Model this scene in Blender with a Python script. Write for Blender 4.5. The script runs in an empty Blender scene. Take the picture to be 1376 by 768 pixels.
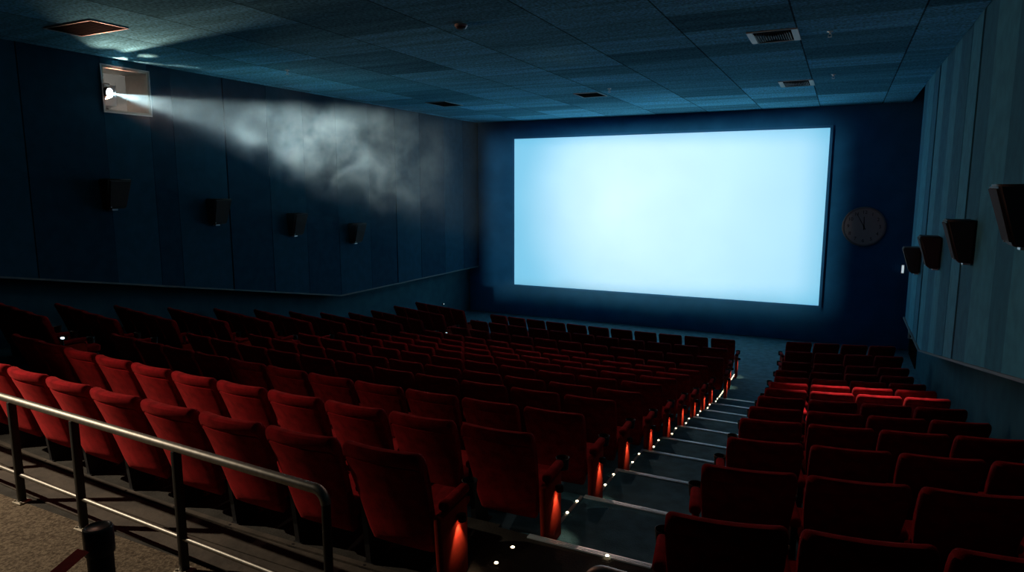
import bpy, bmesh, math, random
from mathutils import Vector, Matrix
random.seed(4)
sc = bpy.context.scene
COL = sc.collection
R = math.radians
sin, cos, pi, sqrt = math.sin, math.cos, math.pi, math.sqrt

# ------------------------------------------------------------------ materials
def mat(name, color=(.1, .1, .1), rough=.8, metal=0., sheen=0., spec=.5, emit=None, estr=1., noise=None, nscale=8., bump=0., bscale=60., sheen_tint=None):
    m = bpy.data.materials.new(name); m.use_nodes = True
    nt = m.node_tree; b = nt.nodes['Principled BSDF']
    b.inputs['Base Color'].default_value = (*color, 1)
    b.inputs['Roughness'].default_value = rough
    b.inputs['Metallic'].default_value = metal
    b.inputs['Specular IOR Level'].default_value = spec
    if sheen:
        b.inputs['Sheen Weight'].default_value = sheen
        b.inputs['Sheen Roughness'].default_value = .45
        b.inputs['Sheen Tint'].default_value = (*(sheen_tint or color), 1)
    if emit:
        b.inputs['Emission Color'].default_value = (*emit, 1)
        b.inputs['Emission Strength'].default_value = estr
    tc = nt.nodes.new('ShaderNodeTexCoord')
    if noise:
        n = nt.nodes.new('ShaderNodeTexNoise'); n.inputs['Scale'].default_value = nscale; n.inputs['Detail'].default_value = 5
        nt.links.new(tc.outputs['Object'], n.inputs['Vector'])
        mx = nt.nodes.new('ShaderNodeMix'); mx.data_type = 'RGBA'
        mx.inputs[6].default_value = (*color, 1); mx.inputs[7].default_value = (*noise, 1)
        rm = nt.nodes.new('ShaderNodeMapRange'); rm.inputs[1].default_value = .35; rm.inputs[2].default_value = .65
        nt.links.new(n.outputs['Fac'], rm.inputs[0]); nt.links.new(rm.outputs[0], mx.inputs[0])
        nt.links.new(mx.outputs[2], b.inputs['Base Color'])
    if bump:
        n = nt.nodes.new('ShaderNodeTexNoise'); n.inputs['Scale'].default_value = bscale; n.inputs['Detail'].default_value = 3
        nt.links.new(tc.outputs['Object'], n.inputs['Vector'])
        bp = nt.nodes.new('ShaderNodeBump'); bp.inputs['Strength'].default_value = bump; bp.inputs['Distance'].default_value = .01
        nt.links.new(n.outputs['Fac'], bp.inputs['Height']); nt.links.new(bp.outputs[0], b.inputs['Normal'])
    return m

VELVET = mat('red_velvet', (.36, .010, .014), .95, sheen=.3, sheen_tint=(.9, .08, .07), spec=.08, noise=(.19, .005, .008), nscale=13, bump=.25, bscale=160)
BLACKP = mat('black_plastic', (.012, .012, .013), .5)
DARKM = mat('dark_steel', (.03, .03, .03), .45, metal=.6)
STEEL = mat('brushed_steel', (.34, .325, .29), .5, metal=1., noise=(.27, .26, .23), nscale=30)
POSTM = mat('painted_post', (.035, .035, .032), .45, metal=.3)
ALU = mat('aluminium', (.62, .64, .65), .42, metal=.45)
NOSE = mat('nosing_aluminium', (.72, .86, .92), .36, metal=.35)
PLATE = mat('galvanised_plate', (.42, .38, .3), .5, metal=.5)
CARPET = mat('landing_carpet', (.17, .135, .095), .98, noise=(.065, .05, .036), nscale=48, spec=.05, bump=.6, bscale=90)
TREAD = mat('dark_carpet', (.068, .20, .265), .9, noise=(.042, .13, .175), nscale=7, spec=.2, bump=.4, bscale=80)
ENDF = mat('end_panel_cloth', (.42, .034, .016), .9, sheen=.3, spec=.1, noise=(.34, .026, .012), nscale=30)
TIER = mat('dark_tier_carpet', (.045, .042, .036), .9, noise=(.028, .026, .022), nscale=7, spec=.2, bump=.4, bscale=80)  # plain darker tone for the top tier beyond the landing carpet
BOARD = mat('worn_board', (.07, .055, .04), .7, noise=(.035, .028, .02), nscale=5, bump=.3, bscale=30)
WALLD = mat('dark_blue_wall', (.030, .13, .18), .95, noise=(.024, .105, .15), nscale=3, spec=.1)
FRONT = mat('navy_drape', (.028, .23, .50), .95, noise=(.023, .19, .42), nscale=2, spec=.08)
PANEL_A = mat('acoustic_fabric', (.075, .38, .53), .95, noise=(.062, .31, .44), nscale=5, spec=.1, bump=.3, bscale=200)
PANEL_B = mat('acoustic_fabric_deep', (.048, .25, .37), .95, noise=(.04, .205, .305), nscale=5, spec=.1, bump=.3, bscale=200)
TRIMM = mat('panel_edge', (.10, .15, .17), .6)
BOXM = mat('speaker_box', (.018, .020, .022), .6)
GRILLE = mat('speaker_cloth', (.030, .032, .034), .9)
VENTW = mat('vent_enamel', (.42, .50, .52), .5)
VENTD = mat('vent_void', (.006, .006, .007), 1., spec=.02)
SLATM = mat('vent_slat', (.10, .12, .13), .6)
WHITE = mat('white_plastic', (.6, .6, .58), .4)
CLOCKF = mat('clock_dial', (.5, .5, .45), .7)
CLOCKR = mat('clock_rim', (.33, .33, .31), .4, metal=.2)
BLACK = mat('black_ink', (.01, .01, .01), .7)
BOOTHW = mat('booth_plaster', (.50, .47, .42), .9, noise=(.42, .39, .35), nscale=6)
PROJM = mat('projector_grey', (.20, .21, .22), .5, metal=.3)
BELT = mat('red_webbing', (.5, .02, .018), .8, noise=(.38, .014, .012), nscale=40)
LED = mat('led', (.8, .7, .5), .4, emit=(1., .80, .50), estr=9.)
LEDB = mat('led_cool', (.8, .9, 1.), .4, emit=(.7, .88, 1.), estr=3.)
LAMPLENS = mat('warm_lens', (.9, .6, .4), .4, emit=(1., .55, .32), estr=14.)
PROJLENS = mat('projector_light', (.9, .9, .9), .3, emit=(.88, .97, 1.), estr=22.)
EXITL = mat('lit_diffuser', (.8, .8, .8), .4, emit=(.75, .92, 1.), estr=.6)
SCREENM = mat('lit_screen', (.78, .78, .78), .9, emit=(.105, .49, .73), estr=1., spec=.0)

def ceiling_mat():
    m = bpy.data.materials.new('ceiling_tile'); m.use_nodes = True
    nt = m.node_tree; N = nt.nodes; L = nt.links; b = N['Principled BSDF']
    b.inputs['Roughness'].default_value = .95; b.inputs['Specular IOR Level'].default_value = .0
    tc = N.new('ShaderNodeTexCoord'); sp = N.new('ShaderNodeSeparateXYZ'); L.new(tc.outputs['Object'], sp.inputs[0])
    def M(op, a, bb=None):
        n = N.new('ShaderNodeMath'); n.operation = op
        for i, v in enumerate((a, bb)):
            if v is None: continue
            if isinstance(v, (int, float)): n.inputs[i].default_value = v
            else: L.new(v, n.inputs[i])
        return n.outputs[0]
    u = M('DIVIDE', M('ADD', sp.outputs[0], .72), 1.46)
    cu = M('FLOOR', u)
    v = M('DIVIDE', M('ADD', sp.outputs[1], M('MULTIPLY', cu, .03)), 1.96)
    cv = M('FLOOR', v)
    fu = M('FRACT', u); fv = M('FRACT', v)
    du = M('MULTIPLY', M('MINIMUM', fu, M('SUBTRACT', 1, fu)), 1.46)
    dv = M('MULTIPLY', M('MINIMUM', fv, M('SUBTRACT', 1, fv)), 1.96)
    seam = M('MINIMUM', M('MULTIPLY', M('LESS_THAN', du, .011), .75), 1)
    seam2 = M('MULTIPLY', M('LESS_THAN', dv, .006), .3)
    cb = N.new('ShaderNodeCombineXYZ'); L.new(cu, cb.inputs[0]); L.new(M('FLOOR', M('MULTIPLY', v, 2)), cb.inputs[1])
    wn = N.new('ShaderNodeTexWhiteNoise'); wn.noise_dimensions = '2D'; L.new(cb.outputs[0], wn.inputs['Vector'])
    # streaks running across each tile
    mp = N.new('ShaderNodeMapping'); mp.inputs['Scale'].default_value = (.5, 5.5, 1); L.new(tc.outputs['Object'], mp.inputs[0])
    n1 = N.new('ShaderNodeTexNoise'); n1.inputs['Scale'].default_value = 1.; n1.inputs['Detail'].default_value = 4; L.new(mp.outputs[0], n1.inputs['Vector'])
    n2 = N.new('ShaderNodeTexNoise'); n2.inputs['Scale'].default_value = 26; n2.inputs['Detail'].default_value = 3; L.new(tc.outputs['Object'], n2.inputs['Vector'])
    k = M('MULTIPLY', M('ADD', M('MULTIPLY', wn.outputs['Value'], .75), .55), M('ADD', M('MULTIPLY', n1.outputs['Fac'], 1.1), .42))
    k = M('MULTIPLY', k, M('ADD', M('MULTIPLY', n2.outputs['Fac'], 2.4), -.2))
    k = M('MULTIPLY', k, M('SUBTRACT', 1, seam)); k = M('MULTIPLY', k, M('SUBTRACT', 1, seam2))
    vm = N.new('ShaderNodeVectorMath'); vm.operation = 'SCALE'; vm.inputs[0].default_value = (.13, .48, .68)
    L.new(k, vm.inputs['Scale']); L.new(vm.outputs[0], b.inputs['Base Color'])
    return m
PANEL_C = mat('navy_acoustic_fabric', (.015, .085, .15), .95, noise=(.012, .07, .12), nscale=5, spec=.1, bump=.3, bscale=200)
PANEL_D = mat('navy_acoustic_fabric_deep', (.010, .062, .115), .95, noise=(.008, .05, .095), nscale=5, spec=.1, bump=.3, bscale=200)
CEIL = ceiling_mat()

# ------------------------------------------------------------------ mesh helpers
class MB:
    def __init__(s): s.v = []; s.f = []; s.m = []
    def add(s, vs, fs, mi=0):
        o = len(s.v); s.v += [tuple(v) for v in vs]; s.f += [tuple(i + o for i in f) for f in fs]; s.m += [mi] * len(fs)
    def box(s, a, b, mi=0):
        (x0, y0, z0), (x1, y1, z1) = a, b
        s.add([(x0, y0, z0), (x1, y0, z0), (x1, y1, z0), (x0, y1, z0), (x0, y0, z1), (x1, y0, z1), (x1, y1, z1), (x0, y1, z1)],
              [(0, 3, 2, 1), (4, 5, 6, 7), (0, 1, 5, 4), (1, 2, 6, 5), (2, 3, 7, 6), (3, 0, 4, 7)], mi)
    def hexa(s, p, mi=0):   # 8 points: bottom loop then top loop
        s.add(p, [(0, 3, 2, 1), (4, 5, 6, 7), (0, 1, 5, 4), (1, 2, 6, 5), (2, 3, 7, 6), (3, 0, 4, 7)], mi)
    def cyl(s, p0, p1, r0, r1=None, n=16, cap=True, mi=0):
        r1 = r0 if r1 is None else r1
        p0 = Vector(p0); p1 = Vector(p1); d = (p1 - p0).normalized()
        a = d.orthogonal().normalized(); b = d.cross(a)
        vs = [p0 + a * (cos(2 * pi * i / n) * r0) + b * (sin(2 * pi * i / n) * r0) for i in range(n)]
        vs += [p1 + a * (cos(2 * pi * i / n) * r1) + b * (sin(2 * pi * i / n) * r1) for i in range(n)]
        fs = [(i, (i + 1) % n, n + (i + 1) % n, n + i) for i in range(n)]
        if cap: fs += [tuple(range(n))[::-1], tuple(range(n, 2 * n))]
        s.add(vs, fs, mi)
    def tube(s, pts, r, n=14, mi=0):
        pts = [Vector(p) for p in pts]; vs = []; a = None
        for i, p in enumerate(pts):
            d = (pts[min(i + 1, len(pts) - 1)] - pts[max(i - 1, 0)]).normalized()
            a = d.orthogonal().normalized() if a is None else (a - d * a.dot(d)).normalized()
            b = d.cross(a)
            vs += [p + a * (cos(2 * pi * k / n) * r) + b * (sin(2 * pi * k / n) * r) for k in range(n)]
        fs = []
        for i in range(len(pts) - 1):
            for k in range(n):
                fs.append((i * n + k, i * n + (k + 1) % n, (i + 1) * n + (k + 1) % n, (i + 1) * n + k))
        fs += [tuple(range(n))[::-1], tuple(range((len(pts) - 1) * n, len(pts) * n))]
        s.add(vs, fs, mi)
    def lathe(s, c, prof, n=32, axis='z', mi=0):   # prof: (radius, height) ; open ends closed where radius 0
        vs = []
        for r, h in prof:
            for k in range(n):
                a = 2 * pi * k / n
                q = (r * cos(a), r * sin(a), h) if axis == 'z' else (r * cos(a), -h, r * sin(a))
                vs.append(Vector(c) + Vector(q))
        fs = [(i * n + k, i * n + (k + 1) % n, (i + 1) * n + (k + 1) % n, (i + 1) * n + k) for i in range(len(prof) - 1) for k in range(n)]
        s.add(vs, fs, mi)
    def rbox(s, c, size, r, seg=3, mi=0):     # rounded box
        bm = bmesh.new(); bmesh.ops.create_cube(bm, size=1)
        for v in bm.verts: v.co = Vector((v.co.x * size[0], v.co.y * size[1], v.co.z * size[2]))
        bmesh.ops.bevel(bm, geom=list(bm.edges), offset=r, segments=seg, profile=.5, affect='EDGES')
        bm.verts.index_update()
        s.add([v.co + Vector(c) for v in bm.verts], [tuple(v.index for v in f.verts) for f in bm.faces], mi); bm.free()
    def mesh(s, name, mats, smooth=True):
        me = bpy.data.meshes.new(name); me.from_pydata(s.v, [], s.f)
        for m in (mats if isinstance(mats, (list, tuple)) else [mats]): me.materials.append(m)
        me.polygons.foreach_set('material_index', s.m)
        bm = bmesh.new(); bm.from_mesh(me); bmesh.ops.recalc_face_normals(bm, faces=bm.faces); bm.to_mesh(me); bm.free()
        if smooth:
            me.polygons.foreach_set('use_smooth', [True] * len(me.polygons))
            me.set_sharp_from_angle(angle=R(38))
        me.update(); return me

def link(name, me, parent=None, loc=(0, 0, 0), rz=0.):
    o = bpy.data.objects.new(name, me); COL.objects.link(o); o.parent = parent; o.location = loc; o.rotation_euler[2] = rz
    return o
def build(name, mb, mats, parent=None, loc=(0, 0, 0), rz=0., smooth=True): return link(name, mb.mesh(name, mats, smooth), parent, loc, rz)
def thing(name, label, cat, loc=(0, 0, 0), rz=0., group=None):
    o = link(name, None, None, loc, rz); return tag(o, label, cat, group)
def tag(o, label=None, cat=None, group=None, kind=None):
    for k, v in (('label', label), ('category', cat), ('group', group), ('kind', kind)):
        if v: o[k] = v
    return o
def struct(name, mb, mats, label=None, smooth=False): return tag(build(name, mb, mats, smooth=smooth), label, None, None, 'structure')
def copy_tree(o, parent=None):
    c = o.copy(); COL.objects.link(c)
    if parent: c.parent = parent
    for ch in KIDS.get(o, []):
        d = ch.copy(); COL.objects.link(d); d.parent = c
        for g in KIDS.get(ch, []):
            e = g.copy(); COL.objects.link(e); e.parent = d
    return c
KIDS = {}
ORD = ['first', 'second', 'third', 'fourth', 'fifth', 'sixth', 'seventh', 'eighth', 'ninth', 'tenth', 'eleventh', 'twelfth', 'thirteenth']

# ------------------------------------------------------------------ layout numbers (metres, eye at z = 0, hall axis +Y)
ZT = [-1.42, -1.56, -1.78, -2.00, -2.23, -2.43, -2.62, -2.81, -2.99, -3.14, -3.21, -3.26, -3.32]   # tops of the backs
FL = [z - .9 for z in ZT]                                                                           # tier floors
RC = [37.72, 36.85, 35.76, 34.66, 33.59, 32.53, 31.53, 30.57, 29.61, 28.66, 27.72, 26.69, 25.65]
RR = [36.18, 35.25, 34.17, 33.06, 31.97, 30.91, 29.89, 28.89, 27.9, 26.9, 25.91, 24.88, 23.8]
OC = [1.02, 1.28, 1.23, 1.15, 1.12, 1.09, 1.06, 1.05, 1.03, 1.0, 1.13, 1.05, 1.05]
OR_ = [5.94, 5.93, 5.92, 5.87, 5.83, 5.81, 5.8, 5.78, 5.77, 5.71, 5.74, 5.73, 5.68]
XC, YC, XR, YR = -3.483, 40.451, -6.518, 38.401
NOS = [3.84, 4.83, 5.93, 7.05, 8.12, 9.18, 10.2, 11.19, 12.17, 13.04]
WEND = [None, (-8.76, 4.6), (-8.88, 5.56), (-9.11, 6.61), (-9.26, 7.70), (-9.36, 8.77), (-9.36, 9.77), (-9.28, 10.68), (-9.22, 11.6), (-9.14, 12.5), (-9.24, 13.5), (-9.23, 14.48), (-9.16, 15.41)]
def wang(k): return R(11 + 9 * (k - 1) / 12)
WALL_L, WALL_R, PAN_L, PAN_R, CZ, YF, YB = -11.55, 1.78, -11.17, 1.39, 2.15, 20.1, -3.2
ARC = 1.12
def row_y(k, x):
    c = lambda xx: YC - sqrt(RC[k] ** 2 - (xx - XC) ** 2)
    r = lambda xx: YR - sqrt(RR[k] ** 2 - (xx - XR) ** 2)
    if x > -.75: return r(x) + ARC
    if x > -2.0: return NOS[k]
    if x > -8.3: return c(x) + ARC
    if k == 0: return c(x) + ARC + .25
    xe, ye = WEND[k]
    w = ye + (xe - x) * math.tan(wang(k)) + ARC
    if x < -9.1: return w
    t = (-8.3 - x) / .8
    return (c(x) + ARC) * (1 - t) + w * t

# ------------------------------------------------------------------ floor
mb = MB()
xs = sorted(set([WALL_L, WALL_R, -2.001, -1.999, -.751, -.749, -8.3, -9.1] + [WALL_L + i * (WALL_R - WALL_L) / 48 for i in range(49)]))
def slope_z(y): return -4.10 - .125 * max(0, (y - 13.0)) / 2.5 if y < 16 else -4.25
prev = lambda x: YB
for j in range(10):
    for x0, x1 in zip(xs, xs[1:]):
        a0 = YB if j == 0 else row_y(j - 1, x0 + 1e-4); a1 = YB if j == 0 else row_y(j - 1, x1 - 1e-4)
        b0, b1 = row_y(j, x0 + 1e-4), row_y(j, x1 - 1e-4)
        z = FL[j]; zn = FL[j + 1] if j < 9 else -4.102
        if j == 0:
            mb.add([(x0, a0, z), (x1, a1, z), (x1, 2.6, z), (x0, 2.6, z)], [(0, 1, 2, 3)], 0)
            a0 = a1 = 2.6
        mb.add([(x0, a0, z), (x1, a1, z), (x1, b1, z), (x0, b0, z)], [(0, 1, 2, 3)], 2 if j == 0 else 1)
        mb.add([(x0, b0, z), (x1, b1, z), (x1, b1, zn), (x0, b0, zn)], [(0, 1, 2, 3)], 1)
for x0, x1 in zip(xs, xs[1:]):
    ys0 = [row_y(9, x0 + 1e-4), 14.2, 16.6, 18.5, YF + .1]; ys1 = [row_y(9, x1 - 1e-4), 14.2, 16.6, 18.5, YF + .1]
    zz = [-4.102, -4.15, -4.235, -4.25, -4.25]
    for i in range(4):
        mb.add([(x0, ys0[i], zz[i]), (x1, ys1[i], zz[i]), (x1, ys1[i + 1], zz[i + 1]), (x0, ys0[i + 1], zz[i + 1])], [(0, 1, 2, 3)], 1)
fl = struct('floor', mb, [CARPET, TREAD, TIER])

def floor_z(x, y):
    for j in range(10):
        if y < row_y(j, x): return FL[j]
    return -4.102 if y < 13.2 else (-4.102 - .05 * (y - 13.05) if y < 14.2 else (-4.15 - .085 * (y - 14.2) / 2.4 if y < 16.6 else -4.235))

# wooden edging board under the last row
mb = MB()
for i in range(40):
    x0 = -8.2 + i * 6.2 / 40; x1 = x0 + 6.2 / 40
    for (d0, d1, h) in ((2.62, 2.80, .012), (2.81, 2.99, .012), (3.0, 3.04, .02)):
        e0 = (YC - sqrt(RC[0] ** 2 - (x0 - XC) ** 2)) - 2.73; e1 = (YC - sqrt(RC[0] ** 2 - (x1 - XC) ** 2)) - 2.73
        z0 = FL[0]
        mb.hexa([(x0, d0 + e0, z0), (x1, d0 + e1, z0), (x1, d1 + e1, z0), (x0, d1 + e0, z0), (x0, d0 + e0, z0 + h), (x1, d0 + e1, z0 + h), (x1, d1 + e1, z0 + h), (x0, d1 + e0, z0 + h)])
struct('trim_1', mb, BOARD)

# ------------------------------------------------------------------ walls
mb = MB(); mb.box((WALL_L - .3, YF, -4.6), (WALL_R + .3, YF + .2, 2.9))
struct('wall_front', mb, FRONT)
mb = MB(); mb.box((WALL_L - .3, YB - .2, -2.6), (WALL_R + .3, YB, 2.9))
struct('wall_back', mb, WALLD)
# right wall: lower wall, upper panels stand proud of it
mb = MB(); mb.box((WALL_R, YB, -4.6), (WALL_R + .2, YF, 2.9))
wr = struct('wall_right', mb, WALLD)
kR = lambda y: -2.88 if y > 13.75 else -2.88 + (13.75 - y) * .187       # bottom edge of the right panels
kL = lambda y: -2.66 if y > 12.95 else -2.66 + (12.95 - y) * .182
def panels(parent, edges, xin, xout, sgn, kb, ztop, ykink, name):
    for i, (y0, y1) in enumerate(zip(edges, edges[1:])):
        off = sgn * (.0, .018, .006, .026, .012)[i % 5]; off2 = sgn * (.02, .0, .024, .004, .016)[i % 5]
        mb = MB(); g = .008
        cuts = [y0 + g] + ([ykink] if y0 + .05 < ykink < y1 - .05 else []) + [y1 - g]
        t = lambda y: off + (off2 - off) * (y - y0) / (y1 - y0)
        for c0, c1 in zip(cuts, cuts[1:]):
            mb.hexa([(xin + t(c0), c0, kb(c0)), (xout, c0, kb(c0)), (xout, c1, kb(c1)), (xin + t(c1), c1, kb(c1)),
                     (xin + t(c0), c0, ztop), (xout, c0, ztop), (xout, c1, ztop), (xin + t(c1), c1, ztop)])
        build('acoustic_panel', mb, (PANEL_A, PANEL_B)[i % 2], parent, smooth=False)
    mb = MB(); ys = [edges[0], ykink, edges[-1]]
    for c0, c1 in zip(ys, ys[1:]):
        x0, x1 = xin - sgn * .02, xin - sgn * .0 + sgn * .03
        mb.hexa([(x0, c0, kb(c0) - .03), (x1, c0, kb(c0) - .03), (x1, c1, kb(c1) - .03), (x0, c1, kb(c1) - .03), (x0, c0, kb(c0)), (x1, c0, kb(c0)), (x1, c1, kb(c1)), (x0, c1, kb(c1))])
    build('panel_ledge', mb, TRIMM, parent, smooth=False)
eR = [-3.1, -1.2, .3, 1.9, 3.3, 4.6, 5.9, 7.3, 8.2, 9.25, 10.18, 11.1, 11.9, 12.8, 13.5, 14.4, 15.3, 16.2, 17.2]
panels(wr, eR, PAN_R, WALL_R + .02, 1, kR, 2.62, 13.75, 'r')
# left wall with the projection port cut through it
PY0, PY1, PZ0, PZ1 = 7.29, 8.07, 1.30, 1.985
mb = MB(); mb.box((WALL_L - .2, YB, -4.6), (WALL_L, YF, PZ0 - .03)); mb.box((WALL_L - .2, YB, PZ1 + .03), (WALL_L, YF, 2.9))
mb.box((WALL_L - .2, YB, PZ0 - .03), (WALL_L, PY0 - .03, PZ1 + .03)); mb.box((WALL_L - .2, PY1 + .03, PZ0 - .03), (WALL_L, YF, PZ1 + .03))
wl = struct('wall_left', mb, WALLD)
eL = [-3.1, -1.5, 0., 1.5, 3., 4.5, 6.0, 7.26, 8.1, 8.55, 9.7, 10.82, 11.87, 13.0, 14.22, 15.38, 16.6, 17.9, 19.1, 20.08]
def panels_left():
    for i, (y0, y1) in enumerate(zip(eL, eL[1:])):
        off = (.0, .018, .006, .026, .012)[i % 5]; off2 = (.02, .0, .024, .004, .016)[i % 5]
        mb = MB(); g = .008
        t = lambda y: -off - (off2 - off) * (y - y0) / (y1 - y0)
        def slab(c0, c1, zb0, zb1, zt):
            mb.hexa([(PAN_L + t(c0), c0, zb0), (WALL_L - .02, c0, zb0), (WALL_L - .02, c1, zb1), (PAN_L + t(c1), c1, zb1),
                     (PAN_L + t(c0), c0, zt), (WALL_L - .02, c0, zt), (WALL_L - .02, c1, zt), (PAN_L + t(c1), c1, zt)])
        if y0 == 7.26:
            slab(y0, y1, kL(y0), kL(y1), PZ0 - .03); slab(y0, y1, PZ1 + .03, PZ1 + .03, 2.62)
        else:
            slab(y0 + g, y1 - g, kL(y0 + g), kL(y1 - g), 2.62)
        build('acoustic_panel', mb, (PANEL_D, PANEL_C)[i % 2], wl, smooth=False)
    mb = MB(); ys = [eL[0], 12.95, eL[-1]]
    for c0, c1 in zip(ys, ys[1:]):
        x0, x1 = PAN_L - .03, PAN_L + .02
        mb.hexa([(x0, c0, kL(c0) - .03), (x1, c0, kL(c0) - .03), (x1, c1, kL(c1) - .03), (x0, c1, kL(c1) - .03), (x0, c0, kL(c0)), (x1, c0, kL(c0)), (x1, c1, kL(c1)), (x0, c1, kL(c1))])
    build('panel_ledge', mb, TRIMM, wl, smooth=False)
panels_left()
# ceiling: tiled raft with a recessed slot along both side walls, slab above
mb = MB(); mb.box((PAN_L, YB, CZ), (PAN_R, YF, CZ + .08)); ce = struct('ceiling', mb, CEIL)
mb = MB(); mb.box((WALL_L - .3, YB - .2, 2.62), (WALL_R + .3, YF + .2, 2.75)); build('slab', mb, BLACKP, ce, smooth=False)

# ------------------------------------------------------------------ projection port, booth, projector
mb = MB()
for a, b in (((WALL_L - .2, PY0 - .03, PZ0 - .03), (PAN_L + .012, PY0, PZ1 + .03)), ((WALL_L - .2, PY1, PZ0 - .03), (PAN_L + .012, PY1 + .03, PZ1 + .03)),
             ((WALL_L - .2, PY0, PZ0 - .03), (PAN_L + .012, PY1, PZ0)), ((WALL_L - .2, PY0, PZ1), (PAN_L + .012, PY1, PZ1 + .03))): mb.box(a, b)
w1 = struct('window_1', mb, BOOTHW)
mb = MB(); e = .018
for a, b in (((PAN_L + .012, PY0 - .05, PZ0 - .05), (PAN_L + .026, PY0 - .05 + e, PZ1 + .05)), ((PAN_L + .012, PY1 + .05 - e, PZ0 - .05), (PAN_L + .026, PY1 + .05, PZ1 + .05)),
             ((PAN_L + .012, PY0 - .05 + e, PZ0 - .05), (PAN_L + .026, PY1 + .05 - e, PZ0 - .05 + e)), ((PAN_L + .012, PY0 - .05 + e, PZ1 + .05 - e), (PAN_L + .026, PY1 + .05 - e, PZ1 + .05))): mb.box(a, b)
build('window_frame', mb, ALU, w1, smooth=False)
mb = MB()   # booth walls
bx0, bx1, by0, by1, bz0, bz1 = -13.4, WALL_L - .2, 6.2, 9.6, -.2, 2.5
for a, b in (((bx0 - .1, by0 - .1, bz0 - .1), (bx0, by1 + .1, bz1 + .1)), ((bx0, by0 - .1, bz0 - .1), (bx1, by0, bz1 + .1)), ((bx0, by1, bz0 - .1), (bx1, by1 + .1, bz1 + .1)),
             ((bx0, by0, bz0 - .1), (bx1, by1, bz0)), ((bx0, by0, bz1), (bx1, by1, bz1 + .1))): mb.box(a, b)
struct('wall_booth', mb, mat('booth_paint', (.07, .07, .068), .9))
LENS = Vector((-11.135, 7.36, 1.57))
pj = thing('film_projector', 'grey projector with glowing lens inside the bright port high on left wall', 'projector', (-11.75, 7.50, bz0))
def local(p): return Vector(p) - Vector((-11.75, 7.50, bz0))
dirl = Vector((.93, .37, -.06)).normalized()
mb = MB(); mb.rbox(local((-11.68, 7.44, 1.57)), (.44, .34, .42), .03); build('body', mb, PROJM, pj)
mb = MB(); mb.rbox(local((-11.45, 7.49, 1.57)), (.03, .38, .36), .012); mb.box(local((-11.435, 7.33, 1.73)), local((-11.425, 7.66, 1.75))); build('face_plate', mb, VENTW, pj)
lp = local(LENS)
mb = MB(); back = lp - dirl * .22
mb.cyl(back, lp - dirl * .005, .082, .088, 28); mb.cyl(lp - dirl * .08, lp - dirl * .05, .098, .098, 28)
# barrel front ring
for q in range(28):
    pass
lb = build('lens_barrel', mb, DARKM, pj)
mb = MB(); mb.cyl(lp - dirl * .004, lp + dirl * .002, .076, .076, 28); build('lens', mb, PROJLENS, lb)
mb = MB(); mb.box(local((-11.62, 7.36, bz0)), local((-11.54, 7.44, 1.38))); mb.box(local((-11.96, 7.36, bz0)), local((-11.88, 7.44, 1.38)))
mb.box(local((-12.0, 7.25, bz0)), local((-11.55, 7.75, bz0 + .05))); mb.box(local((-11.92, 7.34, 1.33)), local((-11.5, 7.56, 1.38))); build('pedestal', mb, DARKM, pj)
# rectangular beam mask: unseen plates added to crop the light around the screen
SC = [(-9.80, YF - .06, 1.58), (-.45, YF - .06, 1.58), (-.42, YF - .06, -3.22), (-9.82, YF - .06, -3.21)]
LO = LENS + dirl * .02
def at_y(p, d): p = Vector(p); return LO + (p - LO) * (d / (p.y - LO.y))
DM = .075
# the left limit of the picture is the port's own jamb; keep the mask clear of it
SCM = [(-11.0, YF, 1.60), (-.35, YF, 1.60), (-.35, YF, -3.30), (-11.0, YF, -3.7)]
NM = Vector((.56, .83, 0)).normalized(); E1 = Vector((NM.y, -NM.x, 0))
PC0 = LO + NM * DM
def uz(p):
    d = Vector(p) - LO; d = LO + d * (DM / d.dot(NM)) - PC0
    return d.dot(E1), d.z
(u0, a0), (u1, a1), (u2, b1), (u3, b0) = [uz(p) for p in SCM]
u0 = (u0 + u3) / 2; u1 = (u1 + u2) / 2; M_ = .15
mb = MB()
def plate(pts):
    ps_ = [local(PC0 + E1 * u + Vector((0, 0, z))) for u, z in pts]
    mb.hexa([*ps_, *(p + NM * .002 for p in ps_)])
for (ua, za, zc), (ub, zb_, zd) in (((u0 - M_, a0, b0), (u0, a0, b0)), ((u0, a0, b0), (u1, a1, b1)), ((u1, a1, b1), (u1 + M_, a1, b1))):
    plate([(ua, za), (ub, zb_), (ub, zb_ + M_), (ua, za + M_)]); plate([(ua, zc - M_), (ub, zd - M_), (ub, zd), (ua, zc)])
plate([(u0 - M_, b0 - .001), (u0, b0 - .001), (u0, a0 + .001), (u0 - M_, a0 + .001)])
plate([(u1, b1 - .001), (u1 + M_, b1 - .001), (u1 + M_, a1 + .001), (u1, a1 + .001)])
build('beam_mask', mb, mat('mask_black', (.003, .003, .003), 1., spec=0.), pj, smooth=False)

# ------------------------------------------------------------------ screen
sx0, sx1, sz0, sz1 = -9.79, -.44, -3.215, 1.58
ps = thing('cinema_screen', 'huge blank cinema screen glowing pale blue on the front wall', 'screen', ((sx0 + sx1) / 2, YF, sz0))
lo = Vector(((sx0 + sx1) / 2, YF, sz0))
mb = MB(); mb.box(Vector((sx0, YF - .06, sz0)) - lo, Vector((sx1, YF - .045, sz1)) - lo); build('screen_surface', mb, SCREENM, ps, smooth=False)
mb = MB(); b_ = .07
for a, b in (((sx0 - b_, YF - .07, sz0 - b_), (sx0, YF, sz1 + b_)), ((sx1, YF - .07, sz0 - b_), (sx1 + b_, YF, sz1 + b_)), ((sx0, YF - .07, sz0 - b_), (sx1, YF, sz0)), ((sx0, YF - .07, sz1), (sx1, YF, sz1 + b_))):
    mb.box(Vector(a) - lo, Vector(b) - lo)
build('frame', mb, mat('screen_border', (.028, .23, .50), .9), ps, smooth=False)

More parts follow.
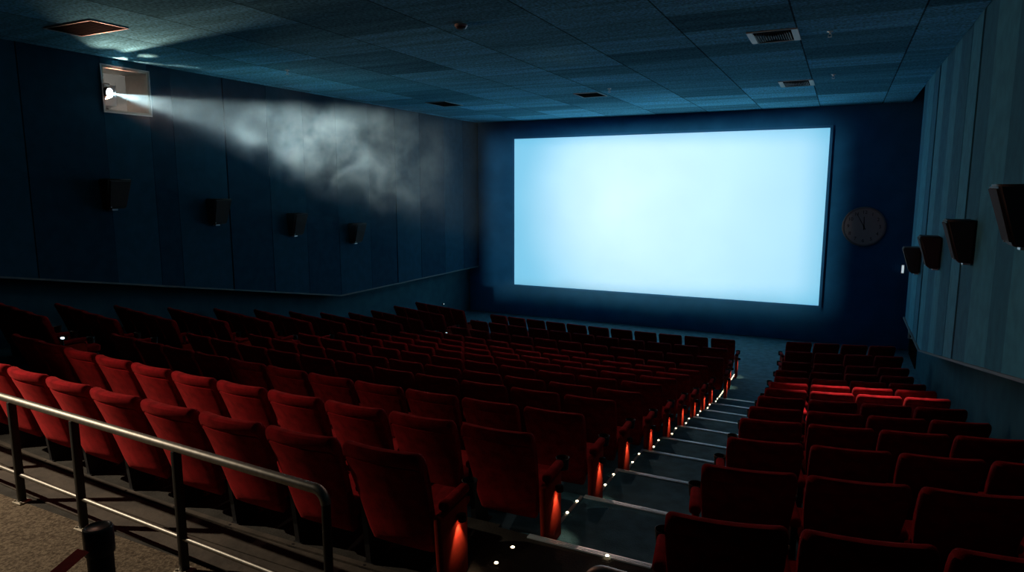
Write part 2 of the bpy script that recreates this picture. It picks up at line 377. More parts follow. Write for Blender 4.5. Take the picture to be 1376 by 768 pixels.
# ------------------------------------------------------------------ clock
ck = thing('wall_clock', 'large round wall clock on the dark wall to the right of the screen', 'clock', (.525, YF, -1.015))
Rk = .525
mb = MB(); mb.lathe((0, 0, 0), [(0.001, 0), (Rk, 0), (Rk, .05), (Rk - .015, .07), (Rk - .04, .07), (Rk - .05, .045), (Rk - .05, .03)], 56, 'y'); build('rim', mb, CLOCKR, ck)
mb = MB(); mb.lathe((0, 0, 0), [(.001, .034), (Rk - .045, .034), (Rk - .045, .01), (.001, .01)], 56, 'y'); dial = build('dial', mb, CLOCKF, ck)
def text_mesh(s, size):
    cu = bpy.data.curves.new('t', 'FONT'); cu.body = s; cu.size = size; cu.align_x = 'CENTER'; cu.align_y = 'CENTER'; cu.extrude = .002
    o = bpy.data.objects.new('t', cu); COL.objects.link(o); dg = bpy.context.evaluated_depsgraph_get()
    me = bpy.data.meshes.new_from_object(o.evaluated_get(dg)); bpy.data.objects.remove(o); me.materials.clear(); me.materials.append(BLACK); return me
bpy.context.view_layer.update()
for h in range(1, 13):
    a = pi / 2 - h * pi / 6
    o = link('numeral', text_mesh(str(h), .125), dial, (.375 * cos(a), -.037, .375 * sin(a))); o.rotation_euler = (pi / 2, 0, 0)
def hand(name, ang, ln, w, d):
    mb = MB(); mb.hexa([(-w, -d, -.09), (w, -d, -.09), (w, -d - .004, -.09), (-w, -d - .004, -.09), (-w * .6, -d, ln), (w * .6, -d, ln), (w * .6, -d - .004, ln), (-w * .6, -d - .004, ln)])
    o = build(name, mb, BLACK, ck, smooth=False); o.rotation_euler = (0, ang, 0)
hand('hour_hand', R(-2), .26, .014, .042); hand('minute_hand', R(-29), .40, .010, .048)
mb = MB(); mb.cyl((0, -.03, 0), (0, -.056, 0), .022, n=16); build('hub', mb, BLACK, ck)

# ------------------------------------------------------------------ surround speakers
def speaker_meshes():
    H, W, D1, D2, T = .50, .42, .30, .15, .012   # local: back on plane x=0, protruding -x (right wall)
    b = MB(); tw, bw = W / 2, W / 2 * .78
    b.hexa([(-D2, -bw, -H / 2), (0, -bw, -H / 2), (0, bw, -H / 2), (-D2, bw, -H / 2), (-D1, -tw, H / 2), (0, -tw, H / 2), (0, tw, H / 2), (-D1, tw, H / 2)])
    bm = bmesh.new(); me = b.mesh('t', BOXM); bm.from_mesh(me); bmesh.ops.bevel(bm, geom=list(bm.edges), offset=.02, segments=2, affect='EDGES'); bm.to_mesh(me); bm.free()
    g = MB(); s_ = .86
    f = lambda u, v, d: (-(D2 + (D1 - D2) * (v + .5)) - d, u * (bw + (tw - bw) * (v + .5)) * 2 * .5 * 2, v * H)
    g.hexa([f(-.43, -.43, .001), f(.43, -.43, .001), f(.43, .43, .001), f(-.43, .43, .001), f(-.42, -.42, .014), f(.42, -.42, .014), f(.42, .42, .014), f(-.42, .42, .014)])
    k = MB(); k.box((-.08, -.05, -H / 2 - .03), (0, .05, -H / 2 + .01)); k.cyl((-D2 - .004, bw * .7, -H / 2 + .03), (-D2 - .018, bw * .7, -H / 2 + .032), .009, n=10)
    return me, g.mesh('t', GRILLE, False), k.mesh('t', ALU)
SPM = speaker_meshes()
spn = {'right': ['speaker nearest the camera on the right wall, cut by the picture edge', 'second black surround speaker from the camera along right wall', 'third black surround speaker from the camera along right wall', 'farthest black surround speaker on right wall, nearest the screen'],
       'left': ['dim surround speaker below the projection port on left wall', 'second surround speaker along left wall, right of the port', 'third surround speaker along left wall, under the haze', 'surround speaker on left wall nearest the screen']}
def speaker(side, i, y, z, rz):
    t = thing('surround_speaker', spn[side][i], 'speaker', (PAN_R if side == 'right' else PAN_L, y, z), rz, 'surround speakers on the %s wall' % side)
    link('cabinet', SPM[0], t); link('grille', SPM[1], t); link('bracket', SPM[2], t)
for i, (y, z) in enumerate(((6.72, -.22), (9.46, -.62), (12.25, -.99), (15.0, -1.38))): speaker('right', i, y, z, 0)
for i, (y, z) in enumerate(((7.25, -.10), (9.32, -.46), (11.42, -.81), (13.5, -1.13))): speaker('left', i, y, z, pi)

# ------------------------------------------------------------------ ceiling fittings
def vent(name, x0, x1, y0, y1, label, flange=True):
    t = thing(name, label, 'vent', ((x0 + x1) / 2, (y0 + y1) / 2, CZ), 0, 'ceiling vents')
    w, l = (x1 - x0) / 2, (y1 - y0) / 2; f = .012
    m = MB(); m.box((-w, -l, -.016), (w, -l + f, 0)); m.box((-w, l - f, -.016), (w, l, 0)); m.box((-w, -l + f, -.016), (-w + f, l - f, 0)); m.box((w - f, -l + f, -.016), (w, l - f, 0))
    build('frame', m, VENTW, t, smooth=False)
    m = MB(); m.box((-w + f, -l + f, -.006), (w - f, l - f, 0)); build('void', m, VENTD, t, smooth=False)
    if flange:
        for s in (-1, 1):
            m = MB(); a, b = sorted((s * (w - .085), s * (w - f))); m.box((a, -l + f, -.018), (b, l - f, -.006)); build('flange', m, VENTW, t, smooth=False)
        m = MB(); n = 15
        for k in range(n):
            x = (-1 + 2 * (k + .5) / n) * (w - .1); tl = .4 * x / w; hl = (l - .06) * (.35 + .65 * abs(x / w))
            m.hexa([(x - .006 - tl * .04, -hl, -.006), (x + .003 - tl * .04, -hl, -.006), (x + .003 - tl * .04, hl, -.006), (x - .006 - tl * .04, hl, -.006),
                    (x - .004 + tl * .03, -hl, -.03), (x + .004 + tl * .03, -hl, -.03), (x + .004 + tl * .03, hl, -.03), (x - .004 + tl * .03, hl, -.03)])
        build('louvre', m, SLATM, t, smooth=False)
    else:
        m = MB(); n = 9
        for k in range(n):
            yy = (-1 + 2 * (k + .5) / n) * (l - .03); m.box((-w + .03, yy - .005, -.012), (w - .03, yy + .005, -.006))
        build('louvre', m, VENTD, t, smooth=False)
vent('air_vent', -1.38, -.71, 10.2, 10.98, 'larger louvred ceiling vent with pale end flanges, upper right')
vent('air_vent', -1.36, -.70, 15.03, 15.86, 'louvred ceiling vent with pale flanges above right end of screen')
vent('return_grille', -5.75, -5.16, 14.85, 15.55, 'dark square ceiling grille above the left half of the screen', False)
vent('return_grille', -9.72, -9.12, 14.7, 15.6, 'faint dark ceiling grille over the hazy left corner', False)
vent('return_grille', -9.9, -8.86, 5.68, 6.2, 'dark ceiling hatch with a lit edge above the projection port', False)
dt = thing('smoke_detector', 'small round smoke detector in the middle of the ceiling', 'smoke detector', (-4.72, 8.04, CZ))
m = MB(); m.lathe((0, 0, 0), [(.001, 0), (.085, 0), (.088, -.02), (.078, -.03)], 24); build('base', m, WHITE, dt)
m = MB(); m.lathe((0, 0, 0), [(.078, -.03), (.062, -.055), (.03, -.064), (.001, -.065)], 24); build('dome', m, mat('detector_dome', (.08, .08, .08), .3), dt)
for (x, y, l) in ((-9.36, 9.61, 'tiny ceiling sprinkler above the smoke beam'), (-4.76, 14.48, 'tiny ceiling sprinkler beside the dark square grille'), (-.32, 10.64, 'tiny ceiling sprinkler right of the larger louvred vent'), (-.33, 14.61, 'tiny ceiling sprinkler right of the smaller louvred vent')):
    t = thing('sprinkler', l, 'sprinkler', (x, y, CZ), 0, 'ceiling sprinklers')
    m = MB(); m.lathe((0, 0, 0), [(.001, 0), (.04, 0), (.04, -.008), (.014, -.012), (.012, -.04), (.001, -.04)], 16); build('escutcheon', m, ALU, t)
    m = MB(); m.tube([(-.014, 0, -.038), (-.022, 0, -.055), (-.01, 0, -.075)], .004, 8); m.tube([(.014, 0, -.038), (.022, 0, -.055), (.01, 0, -.075)], .004, 8); m.cyl((0, 0, -.074), (0, 0, -.079), .028, n=14); build('deflector', m, ALU, t)

# ------------------------------------------------------------------ seats
SW = .51
def back_mesh():
    # side profile (y forward, z up), rear face bottom -> top -> front face down
    prof = [(.305, .205), (.262, .235), (.225, .32), (.185, .44), (.140, .57), (.094, .69), (.056, .775), (.044, .806), (.047, .812), (.039, .820), (.026, .842), (.018, .866), (.020, .886), (.033, .899), (.060, .902),
            (.090, .890), (.112, .865), (.128, .80), (.160, .70), (.205, .57), (.26, .44), (.305, .33), (.335, .25), (.33, .212)]
    cols = [-1, -.992, -.97, -.93, -.88, -.7, -.45, -.2, 0, .2, .45, .7, .88, .93, .97, .992, 1]
    n = len(prof); vs = []
    cy = [( .0,)] 
    for t in cols:
        e = abs(t); shr = 0 if e < .88 else (1 - sqrt(max(0, 1 - ((e - .88) / .12) ** 2)))
        for (y, z) in prof:
            u = min(max((z - .2) / .7, 0), 1)
            hw = (SW / 2) * (.80 + .20 * min(1, u * 1.45) ** .8)
            mid = .315 - .25 * u            # centre line of the thickness
            yy = mid + (y - mid) * (1 - .28 * shr)
            zz = z - (.035 * shr if z > .8 else 0) + (.02 * shr if z < .25 else 0) + .006 * (1 - (t * 1.0) ** 2) * (z > .8)
            vs.append((t * hw, yy + .045 * t * t * (u ** .5), zz))
    fs = []
    for i in range(len(cols) - 1):
        for k in range(n): fs.append((i * n + k, i * n + (k + 1) % n, (i + 1) * n + (k + 1) % n, (i + 1) * n + k))
    fs += [tuple(range(n)), tuple(range((len(cols) - 1) * n, len(cols) * n))]
    m = MB(); m.add(vs, fs); return m.mesh('backrest', VELVET)
def cushion_mesh():
    m = MB(); m.rbox((0, 0, 0), (.475, .44, .13), .045, 4)
    m.v = [(x, y + .50, z + .385 + .10 * (y) * .6 - .03 * (abs(y) > .17) * (z > .03)) for x, y, z in m.v]
    return m.mesh('cushion', VELVET)
def pan_mesh():
    m = MB(); m.rbox((0, .50, .295), (.43, .38, .05), .015, 2); return m.mesh('pan', BLACKP)
def arm_mesh():
    m = MB(); m.rbox((0, .395, .53), (.072, .28, .055), .022, 3)
    m.v = [(x * (1 - .12 * (y > .45)), y, z + .04 * (y - .34)) for x, y, z in m.v]; return m.mesh('armrest', VELVET)
def cup_mesh():
    m = MB(); m.lathe((0, .585, 0), [(.026, .47), (.041, .475), (.047, .55), (.050, .558), (.046, .56), (.042, .552), (.036, .485), (.001, .482)], 20); return m.mesh('cup_holder', BLACKP)
def leg_mesh():
    m = MB(); m.hexa([(-.018, .33, 0), (.018, .33, 0), (.018, .52, 0), (-.018, .52, 0), (-.018, .28, .51), (.018, .28, .51), (.018, .50, .51), (-.018, .50, .51)])
    m.box((-.035, .27, 0), (.035, .56, .012)); m.cyl((0, .285, .012), (0, .285, .022), .009, n=8); m.cyl((0, .545, .012), (0, .545, .022), .009, n=8)
    return m.mesh('leg', BLACKP)
def endp_mesh():
    m = MB(); m.rbox((0, 0, 0), (.045, .34, .50), .018, 3)
    m.v = [(x, y * (1 - .10 * (z < 0)) + .38 - .05 * (z + .2), z + .25) for x, y, z in m.v]; return m.mesh('end_panel', ENDF)
def lamp_meshes():
    m = MB(); m.lathe((0, .40, .41), [(.001, .028), (.020, .026), (.026, .012), (.026, -.018), (.022, -.018), (.020, -.004), (.001, -.004)], 16); m.box((-.03, .392, .415), (0, .408, .43))
    l = MB(); l.cyl((0, .40, .404), (0, .40, .400), .018, n=14)
    return m.mesh('lamp', BLACKP), l.mesh('lens', LAMPLENS)
ME = dict(back=back_mesh(), cush=cushion_mesh(), pan=pan_mesh(), arm=arm_mesh(), cup=cup_mesh(), leg=leg_mesh(), endp=endp_mesh(), lamp=lamp_meshes())
def proto(pitch, arms, end):      # arms: sides carrying an arm; end: side (-1/+1/0) with the aisle end panel; lamp on it when lit
    root = link('cinema_chair', None); ks = []
    def part(n, me, p=None, loc=(0, 0, 0)):
        o = link(n, me, p or root, loc); KIDS.setdefault(p or root, []).append(o); return o
    part('backrest', ME['back']); c = part('seat_cushion', ME['cush']); part('seat_pan', ME['pan'], c)
    for s in arms:
        x = s * pitch / 2
        a = part('armrest', ME['arm'], None, (x, 0, 0)); part('cup_holder', ME['cup'], a)
        if s != end: part('leg', ME['leg'], None, (x, 0, 0))
    if end:
        part('end_panel', ME['endp'], None, (end * (pitch / 2 - .005), 0, 0))
    return root
def add_lamp(root, pitch):
    o = link('courtesy_light', ME['lamp'][0], root, (pitch / 2 + .048, 0, 0)); KIDS[root].append(o)
    l = link('lens', ME['lamp'][1], o); KIDS.setdefault(o, []).append(l)
PC, PR, PW = .58, .563, .545
protos = {'C0': proto(PC, (-1, 1), 1), 'C': proto(PC, (-1,), 0), 'R0': proto(PR, (-1, 1), -1), 'R': proto(PR, (1,), 0), 'W0': proto(PW, (-1, 1), 1), 'W': proto(PW, (-1,), 0)}
add_lamp(protos['C0'], PC)
used = set()
LAMPS = []
def seat(kind, x, y, z, rz, label, group):
    p = protos[kind]
    o = p if kind not in used else copy_tree(p)
    used.add(kind); o.location = (x, y, z); o.rotation_euler[2] = rz
    tag(o, label, 'seat', group); return o
ROWN = ['back row by the railing'] + [o + ' row from the railing' for o in ORD[1:12]] + ['front row near the screen']
for k in range(13):
    # middle block: index 0 at the stair aisle, running left
    for i in range(11):
        a = (OC[k] - i * PC + SW / 2) / RC[k]
        x, y = XC + RC[k] * sin(a), YC - RC[k] * cos(a)
        fy = y + .4 * cos(a); z = FL[k]
        if k >= 10: z = floor_z(x, y + .4)
        kind = 'C0' if i == 0 else 'C'
        seat(kind, x, y, z, a, 'red velvet seat, %s from the stair aisle, %s, middle block' % (ORD[i], ROWN[k]), 'seats of the middle block')
        if i == 0: LAMPS.append((x, y, z, a))
    for i in range(4):
        a = (OR_[k] + i * PR + SW / 2) / RR[k]
        x, y = XR + RR[k] * sin(a), YR - RR[k] * cos(a)
        z = FL[k] if k < 10 else floor_z(x, y + .4)
        seat('R0' if i == 0 else 'R', x, y, z, a, 'red seat, %s from the stair aisle, %s, speaker-wall block' % (ORD[i], ROWN[k]), 'seats of the right-hand block')
    if k == 0: continue
    ph = wang(k); xe, ye = WEND[k]
    for i in range(4):
        d = SW / 2 + i * PW
        x, y = xe - d * cos(ph), ye + d * sin(ph)
        z = FL[k] if k < 10 else floor_z(x, y + .4)
        seat('W0' if i == 0 else 'W', x, y, z, -ph, 'dark red seat, %s from the far aisle, %s, wing block' % (ORD[i], ROWN[k]), 'seats of the left wing block')

# ------------------------------------------------------------------ aisle nosings, edge lights
for j, y in enumerate(NOS):
    z = FL[j]
    m = MB(); x0, x1 = (-1.76, -1.72, -1.80, -1.85, -1.88, -1.90, -1.92, -1.94, -1.93, -1.94)[j], -.92 - .025 * j
    m.box((x0, y - .045, z), (x1, y + .006, z + .007)); m.box((x0, y - .002, z - .035), (x1, y + .006, z))
    for q in range(3): m.box((x0, y - .04 + q * .014, z + .007), (x1, y - .034 + q * .014, z + .0095))
    o = build('stair_nosing', m, NOSE, smooth=False)
    tag(o, 'metal nosing on the %s stair edge down from the railing' % ORD[j] if j < 9 else 'metal nosing on the lowest stair edge before the flat floor', 'stair nosing', 'stair nosings of the aisle')
def light_strip(pts, label, n):
    p0, p1 = Vector(pts[0]), Vector(pts[1]); d = p1 - p0; ln = d.length
    t = thing('edge_light_strip', label, 'light strip', p0, math.atan2(d.y, d.x) - pi / 2, 'edge lights along the stair aisle')
    m = MB(); dz = d.z
    m.hexa([(-.014, 0, 0), (.014, 0, 0), (.014, ln, dz), (-.014, ln, dz), (-.011, 0, .009), (.011, 0, .009), (.011, ln, dz + .009), (-.011, ln, dz + .009)]); build('channel', m, ALU, t, smooth=False)
    for q in range(n):
        f = (q + .5) / n; m = MB(); m.lathe((0, ln * f, dz * f + .008), [(.011, 0), (.0095, .006), (.001, .0085)], 10); build('diode', m, LED, t)
for j in range(9):
    x = (-1.74, -1.78, -1.84, -1.885, -1.90, -1.92, -1.93, -1.94, -1.945)[j]; z = FL[j + 1]
    light_strip([(x, NOS[j] + .33, z), (x, NOS[j + 1] - .03, z)], 'three small lights edging the tread below the %s stair nosing' % ORD[j], 3)
light_strip([(-1.965, NOS[9] + .05, -4.102), (-1.965, 15.7, -4.198)], 'long dotted light strip edging the flat floor below the stairs', 18)
for nm, (x, y), lab in (('a', (-1.80, 3.43), 'lone floor light beside the end panel of the back row'), ('b', (-1.79, 3.64), 'lone floor light just above the first stair nosing')):
    t = thing('floor_light', lab, 'floor light', (x, y, FL[0]), 0, 'floor lights by the stair head')
    m = MB(); m.lathe((0, 0, 0), [(.02, 0), (.02, .005), (.013, .007)], 14); build('rim', m, ALU, t)
    m = MB(); m.lathe((0, 0, 0), [(.013, .006), (.010, .010), (.001, .012)], 12); build('diode', m, LED, t)
t = thing('floor_light', 'small glowing light set into the first stair nosing', 'floor light', (-1.2, 3.80, FL[0] + .0095), 0, 'floor lights by the stair head')
m = MB(); m.lathe((0, 0, 0), [(.018, 0), (.018, .004), (.013, .006)], 14); build('rim', m, ALU, t)
m = MB(); m.lathe((0, 0, 0), [(.013, .005), (.010, .009), (.001, .010)], 12); build('diode', m, LED, t)

# ------------------------------------------------------------------ guard rails
def rail_y(x): return 2.355 - .0453 * x
def arc_pts(c, r, a0, a1, n=6): return [(c[0] + r * cos(a0 + (a1 - a0) * i / n), c[2] + r * sin(a0 + (a1 - a0) * i / n)) for i in range(n + 1)]
def rail(label, xa, xb, endside, posts):
    ox, oy = posts[0], rail_y(posts[0]); oz = FL[0]
    t = thing('guard_rail', label, 'railing', (ox, oy, oz), 0, 'guard rails behind the back row')
    zt, r = -1.525, .027
    P = lambda x, z: (x - ox, rail_y(x) - oy, z - oz)
    xe = xb if endside > 0 else xa; xo = xa if endside > 0 else xb
    pts = [P(xo, zt)] + [P(xe - endside * .07 + endside * .07 * sin(pi / 2 * i / 6), zt - .07 + .07 * cos(pi / 2 * i / 6)) for i in range(7)]
    m = MB(); m.tube(pts, r); build('top_rail', m, STEEL, t)
    m = MB(); m.tube([P(xa if endside > 0 else xe, -2.1), P(xe if endside > 0 else xo, -2.1)], .0145, 12); build('mid_rail', m, STEEL, t)
    for px in posts:
        c = P(px, 0); top = zt - .02 if abs(px - xe) > .01 else zt - .07
        m = MB()
        if abs(px - xe) < .01: m.cyl((c[0], c[1], .006), (c[0], c[1], top - oz), .024, n=14)
        else: m.rbox((c[0], c[1], (top - oz) / 2 + .002), (.03, .055, top - oz), .006, 2)
        p = build('post', m, POSTM, t)
        m = MB(); m.rbox((c[0], c[1], .006), (.10, .09, .012), .004, 2)
        for sx in (-.037, .037): m.cyl((c[0] + sx, c[1] - .03, .012), (c[0] + sx, c[1] - .03, .022), .008, n=8)
        build('base_plate', m, PLATE, p)
rail('steel guard rail on dark posts along the landing, left of the stairs', -7.6, -2.27, 1, [-2.27, -3.47, -4.55, -5.36, -6.4, -7.4])
rail('rounded end of a second guard rail at the bottom, right of the stairs', -.83, 1.7, -1, [-.83, .4, 1.6])

# ------------------------------------------------------------------ barrier post with red belt
st = thing('barrier_post', 'black belt barrier post with a red strap, in front of the railing', 'barrier post', (-2.72, 1.585, FL[0]))
m = MB(); m.lathe((0, 0, 0), [(.001, 0), (.17, 0), (.17, .015), (.06, .035), (.05, .045), (.001, .045)], 32); build('base', m, BLACKP, st)
m = MB(); m.cyl((0, 0, .04), (0, 0, .80), .050, n=28); build('pole', m, BLACKP, st)
m = MB(); m.lathe((0, 0, 0), [(.001, .80), (.056, .80), (.058, .805), (.058, .905), (.054, .915), (.046, .918), (.040, .914), (.001, .913)], 32); build('cap', m, mat('cap_plastic', (.03, .032, .033), .35), st)
d = Vector((.34, -.94, 0)).normalized(); nrm = Vector((.94, .34, 0)) * .001
m = MB(); a = d * .055; pts = []
for i in range(13):
    f = i / 12; p = a + d * (1.5 * f) + Vector((0, 0, .835 - .16 * f * (1 - f)))
    pts.append(p)
for p0, p1 in zip(pts, pts[1:]):
    f = min(1, (p0 - a).length / .14); w_ = Vector((0, 0, 1)).lerp(d.cross(Vector((.3, -.45, .84))).normalized() * -1, f).normalized(); w_ = w_ if w_.z > 0 else -w_
    u = w_ * .054; m.hexa([p0 - nrm, p0 + nrm, p1 + nrm, p1 - nrm, p0 - nrm + u, p0 + nrm + u, p1 + nrm + u, p1 - nrm + u])
build('strap', m, BELT, st, smooth=False)

# ------------------------------------------------------------------ front right door, small lights
m = MB(); m.box((WALL_R - .02, 18.0, -4.25), (WALL_R, 19.7, -2.05)); dr = struct('door_1', m, VENTD)
m = MB(); m.tube([(WALL_R - .02, 19.2, -3.2), (WALL_R - .09, 19.2, -3.2), (WALL_R - .09, 19.2, -3.75), (WALL_R - .02, 19.2, -3.75)], .022, 10); build('door_handle', m, ALU, dr)
t = thing('wall_light', 'small lit wall light at the right edge of the front wall', 'wall light', (1.50, YF, -2.10))
m = MB(); m.rbox((0, -.02, 0), (.07, .04, .24), .012, 2); build('housing', m, WHITE, t)
m = MB(); m.rbox((0, -.048, 0), (.05, .02, .2), .008, 2); build('diffuser', m, EXITL, t)
for (x, y, zt, l) in ((-8.46, 4.73, -1.815, 'blue-white marker light in the far aisle at far left'), (-8.62, 13.07, -3.365, 'white marker light in the far aisle beside the wing seats'), (-8.5, 13.62, -3.5, 'fainter marker light just right of the white one in the far aisle')):
    z = floor_z(x, y); h = zt - z
    t = thing('aisle_marker', l, 'marker light', (x, y, z), 0, 'marker lights of the far aisle')
    m = MB(); m.cyl((0, 0, 0), (0, 0, h - .015), .012, n=12); m.cyl((0, 0, 0), (0, 0, .012), .05, n=16); build('stem', m, BLACKP, t)
    m = MB(); m.rbox((0, 0, h), (.042, .03, .02), .006, 2); build('lens', m, LEDB if x != -8.5 else EXITL, t)
t = thing('wall_marker', 'tiny white light low on the left wall near its front corner', 'marker light', (WALL_L, 18.3, -3.75))
m = MB(); m.rbox((.02, 0, 0), (.04, .06, .06), .01, 2); build('housing', m, BLACKP, t)
m = MB(); m.rbox((.045, 0, 0), (.015, .04, .035), .006, 2); build('lens', m, EXITL, t)

# ------------------------------------------------------------------ haze (real scattering volumes)
def haze_mat(name, dens, node_fn):
    m = bpy.data.materials.new(name); m.use_nodes = True; nt = m.node_tree; N = nt.nodes; L = nt.links
    N.remove(N['Principled BSDF']); v = N.new('ShaderNodeVolumeScatter'); v.inputs['Color'].default_value = (.54, .85, 1., 1); v.inputs['Anisotropy'].default_value = .0
    L.new(v.outputs[0], N['Material Output'].inputs['Volume']); L.new(node_fn(N, L), v.inputs['Density']); return m
def beam_density(N, L):
    def M(op, a, b=None, c=None):
        n = N.new('ShaderNodeMath'); n.operation = op
        for i, v in enumerate((a, b, c)):
            if v is None: continue
            if isinstance(v, (int, float)): n.inputs[i].default_value = v
            else: L.new(v, n.inputs[i])
        return n.outputs[0]
    tc = N.new('ShaderNodeTexCoord')
    n1 = N.new('ShaderNodeTexNoise'); n1.inputs['Scale'].default_value = 1.5; n1.inputs['Detail'].default_value = 6; n1.inputs['Roughness'].default_value = .6; n1.inputs['Distortion'].default_value = .5
    L.new(tc.outputs['Object'], n1.inputs['Vector'])
    sp = N.new('ShaderNodeSeparateXYZ'); L.new(tc.outputs['Object'], sp.inputs[0])
    # smoke puff centre along the beam
    ds = N.new('ShaderNodeVectorMath'); ds.operation = 'DISTANCE'; ds.inputs[1].default_value = (-9.55, 11.3, .55)
    mp = N.new('ShaderNodeVectorMath'); mp.operation = 'MULTIPLY'; mp.inputs[1].default_value = (1, .75, 1)
    L.new(tc.outputs['Object'], mp.inputs[0]); ds.inputs[1].default_value = (-9.55, 11.3 * .75, .55)
    L.new(mp.outputs[0], ds.inputs[0])
    puff = N.new('ShaderNodeMapRange'); puff.interpolation_type = 'SMOOTHSTEP'; puff.inputs[1].default_value = 2.4; puff.inputs[2].default_value = .5; puff.inputs[3].default_value = 0; puff.inputs[4].default_value = 1
    L.new(ds.outputs['Value'], puff.inputs[0])
    cl = N.new('ShaderNodeMapRange'); cl.inputs[1].default_value = .47; cl.inputs[2].default_value = .61; cl.inputs[3].default_value = .0; cl.inputs[4].default_value = 1
    L.new(n1.outputs['Fac'], cl.inputs[0])
    far = N.new('ShaderNodeMapRange'); far.interpolation_type = 'SMOOTHSTEP'; far.inputs[1].default_value = 12.0; far.inputs[2].default_value = 16.5; far.inputs[3].default_value = 1; far.inputs[4].default_value = .12
    L.new(sp.outputs[1], far.inputs[0])
    base = M('MULTIPLY', M('MULTIPLY', M('ADD', M('MULTIPLY', cl.outputs[0], 1.1), .5), .019), far.outputs[0])
    return M('ADD', base, M('MULTIPLY', M('MULTIPLY', puff.outputs[0], cl.outputs[0]), .17))
HZ = haze_mat('smoke_haze', 1, beam_density)
m = MB()
y0, y1 = 7.35, 19.9
m.hexa([(PAN_L + .05, y0, .2), (-9.6, y0, .2), (-6.0, y1, -3.0), (PAN_L + .05, y1, -3.0), (PAN_L + .05, y0, CZ - .1), (-9.6, y0, CZ - .1), (-6.0, y1, CZ - .1), (PAN_L + .05, y1, CZ - .1)])
hz = build('smoke_haze', m, HZ, smooth=False)
tag(hz, 'pale smoke drifting through the projector beam along the left wall', 'smoke', None, 'stuff')

def mist_density(N, L):
    tc = N.new('ShaderNodeTexCoord'); n1 = N.new('ShaderNodeTexNoise'); n1.inputs['Scale'].default_value = .8; n1.inputs['Detail'].default_value = 4
    L.new(tc.outputs['Object'], n1.inputs['Vector']); sp = N.new('ShaderNodeSeparateXYZ'); L.new(tc.outputs['Object'], sp.inputs[0])
    def M(op, a, b):
        n = N.new('ShaderNodeMath'); n.operation = op
        for i, v in enumerate((a, b)):
            if isinstance(v, (int, float)): n.inputs[i].default_value = v
            else: L.new(v, n.inputs[i])
        return n.outputs[0]
    h = M('ADD', sp.outputs[2], M('MULTIPLY', n1.outputs['Fac'], -1.1))
    lo = N.new('ShaderNodeMapRange'); lo.interpolation_type = 'SMOOTHSTEP'; lo.inputs[1].default_value = -4.5; lo.inputs[2].default_value = -4.0
    hi = N.new('ShaderNodeMapRange'); hi.interpolation_type = 'SMOOTHSTEP'; hi.inputs[1].default_value = -3.35; hi.inputs[2].default_value = -3.9
    L.new(h, lo.inputs[0]); L.new(h, hi.inputs[0])
    xl = N.new('ShaderNodeMapRange'); xl.interpolation_type = 'SMOOTHSTEP'; xl.inputs[1].default_value = -10.8; xl.inputs[2].default_value = -9.2; L.new(sp.outputs[0], xl.inputs[0])
    xr = N.new('ShaderNodeMapRange'); xr.interpolation_type = 'SMOOTHSTEP'; xr.inputs[1].default_value = .6; xr.inputs[2].default_value = -1.4; L.new(sp.outputs[0], xr.inputs[0])
    return M('MULTIPLY', M('MULTIPLY', M('MULTIPLY', lo.outputs[0], hi.outputs[0]), M('MULTIPLY', xl.outputs[0], xr.outputs[0])), .22)
m = MB(); m.box((-10.9, 18.9, -4.18), (.6, YF - .08, -2.8))
tag(build('low_mist', m, haze_mat('mist', 1, mist_density), smooth=False), 'thin mist hanging low in front of the wall under the screen', 'mist', None, 'stuff')

# ------------------------------------------------------------------ lights
def light(name, typ, loc, energy, color, target=None, **kw):
    l = bpy.data.lights.new(name, typ); l.energy = energy; l.color = color
    for k, v in kw.items(): setattr(l, k, v)
    o = bpy.data.objects.new(name, l); COL.objects.link(o); o.location = loc
    if target is not None: o.rotation_euler = (Vector(target) - Vector(loc)).to_track_quat('-Z', 'Y').to_euler()
    return o
light('projector_core', 'SPOT', LO, 6000, (1., .92, .80), (-4.0, YF, -.78), spot_size=R(46), spot_blend=1., shadow_soft_size=.0026)
light('projector_beam', 'SPOT', LO, 1450, (.92, .97, 1.), (-4.6, YF, -1.0), spot_size=R(92), spot_blend=1., shadow_soft_size=.0026)
light('booth_lamp', 'SPOT', (-11.30, 7.40, 1.36), 480, (1., .46, .30), (-9.4, 7.5, 2.3), spot_size=R(120), spot_blend=.5, shadow_soft_size=.03)
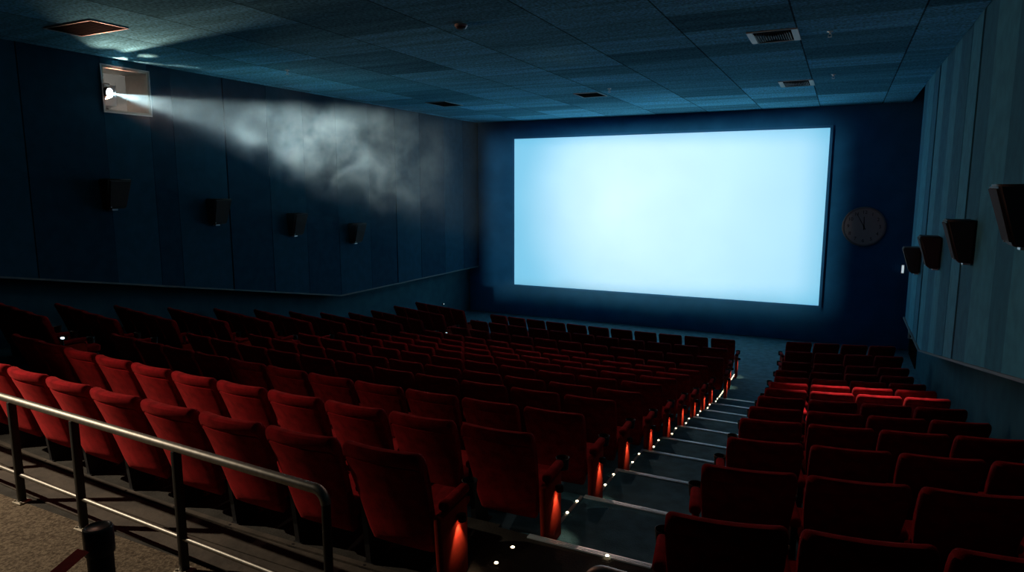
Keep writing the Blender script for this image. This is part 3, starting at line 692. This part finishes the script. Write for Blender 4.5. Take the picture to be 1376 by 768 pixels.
light('booth_fill', 'POINT', (-12.2, 8.6, 2.0), 90, (1., .92, .82), shadow_soft_size=.1)
light('rear_downlight', 'SPOT', (-8.8, .8, 2.0), 1600, (1., .82, .62), (-5.5, 2.1, -2.3), spot_size=R(52), spot_blend=1., shadow_soft_size=.05)
light('row_downlight', 'SPOT', (-.1, 10.3, 2.12), 2200, (1., .80, .70), (.4, 9.7, -3.3), spot_size=R(26), spot_blend=.9, shadow_soft_size=.04)
light('house_downlight', 'SPOT', (-4.3, 12.0, 2.0), 170, (1., .62, .5), (-4.6, 7.4, -3.), spot_size=R(120), spot_blend=1., shadow_soft_size=.06)
light('side_fill', 'SPOT', (-.3, 7.6, 2.1), 26, (1., .62, .5), (.4, 3.6, -2.), spot_size=R(100), spot_blend=1., shadow_soft_size=.06)  # fill added without a fixture, lifts the near seat rims by the wall
for (x, y, z, a) in LAMPS:
    lx = PC / 2 + .048
    p = Vector((x + lx * cos(a) - .40 * sin(a), y + lx * sin(a) + .40 * cos(a), z + .395))
    light('seat_end_lamp', 'SPOT', p, 3.2, (1., .66, .40), p + Vector((-.035, 0, -.2)), spot_size=R(62), spot_blend=.6, shadow_soft_size=.01)

w = bpy.data.worlds.new('dark'); sc.world = w; w.use_nodes = True
w.node_tree.nodes['Background'].inputs[0].default_value = (.0, .0, .0, 1)

# ------------------------------------------------------------------ camera
cam = bpy.data.cameras.new('camera'); co = bpy.data.objects.new('camera', cam); COL.objects.link(co)
cam.sensor_width = 36; cam.lens = 897 / 1376 * 36; cam.clip_start = .05; cam.clip_end = 100
co.rotation_euler = (R(90 - 8.353), 0, R(26.242)); sc.camera = co
sc.view_settings.view_transform = 'Standard'; sc.view_settings.look = 'None'; sc.view_settings.gamma = 1; sc.view_settings.use_curve_mapping = False; sc.view_settings.exposure = 0
c = sc.cycles
c.use_denoising = True; c.max_bounces = 6; c.diffuse_bounces = 1; c.glossy_bounces = 2; c.volume_bounces = 0; c.transparent_max_bounces = 6
c.volume_step_rate = 1.0; c.volume_max_steps = 128; c.sample_clamp_indirect = 3; c.use_light_tree = True
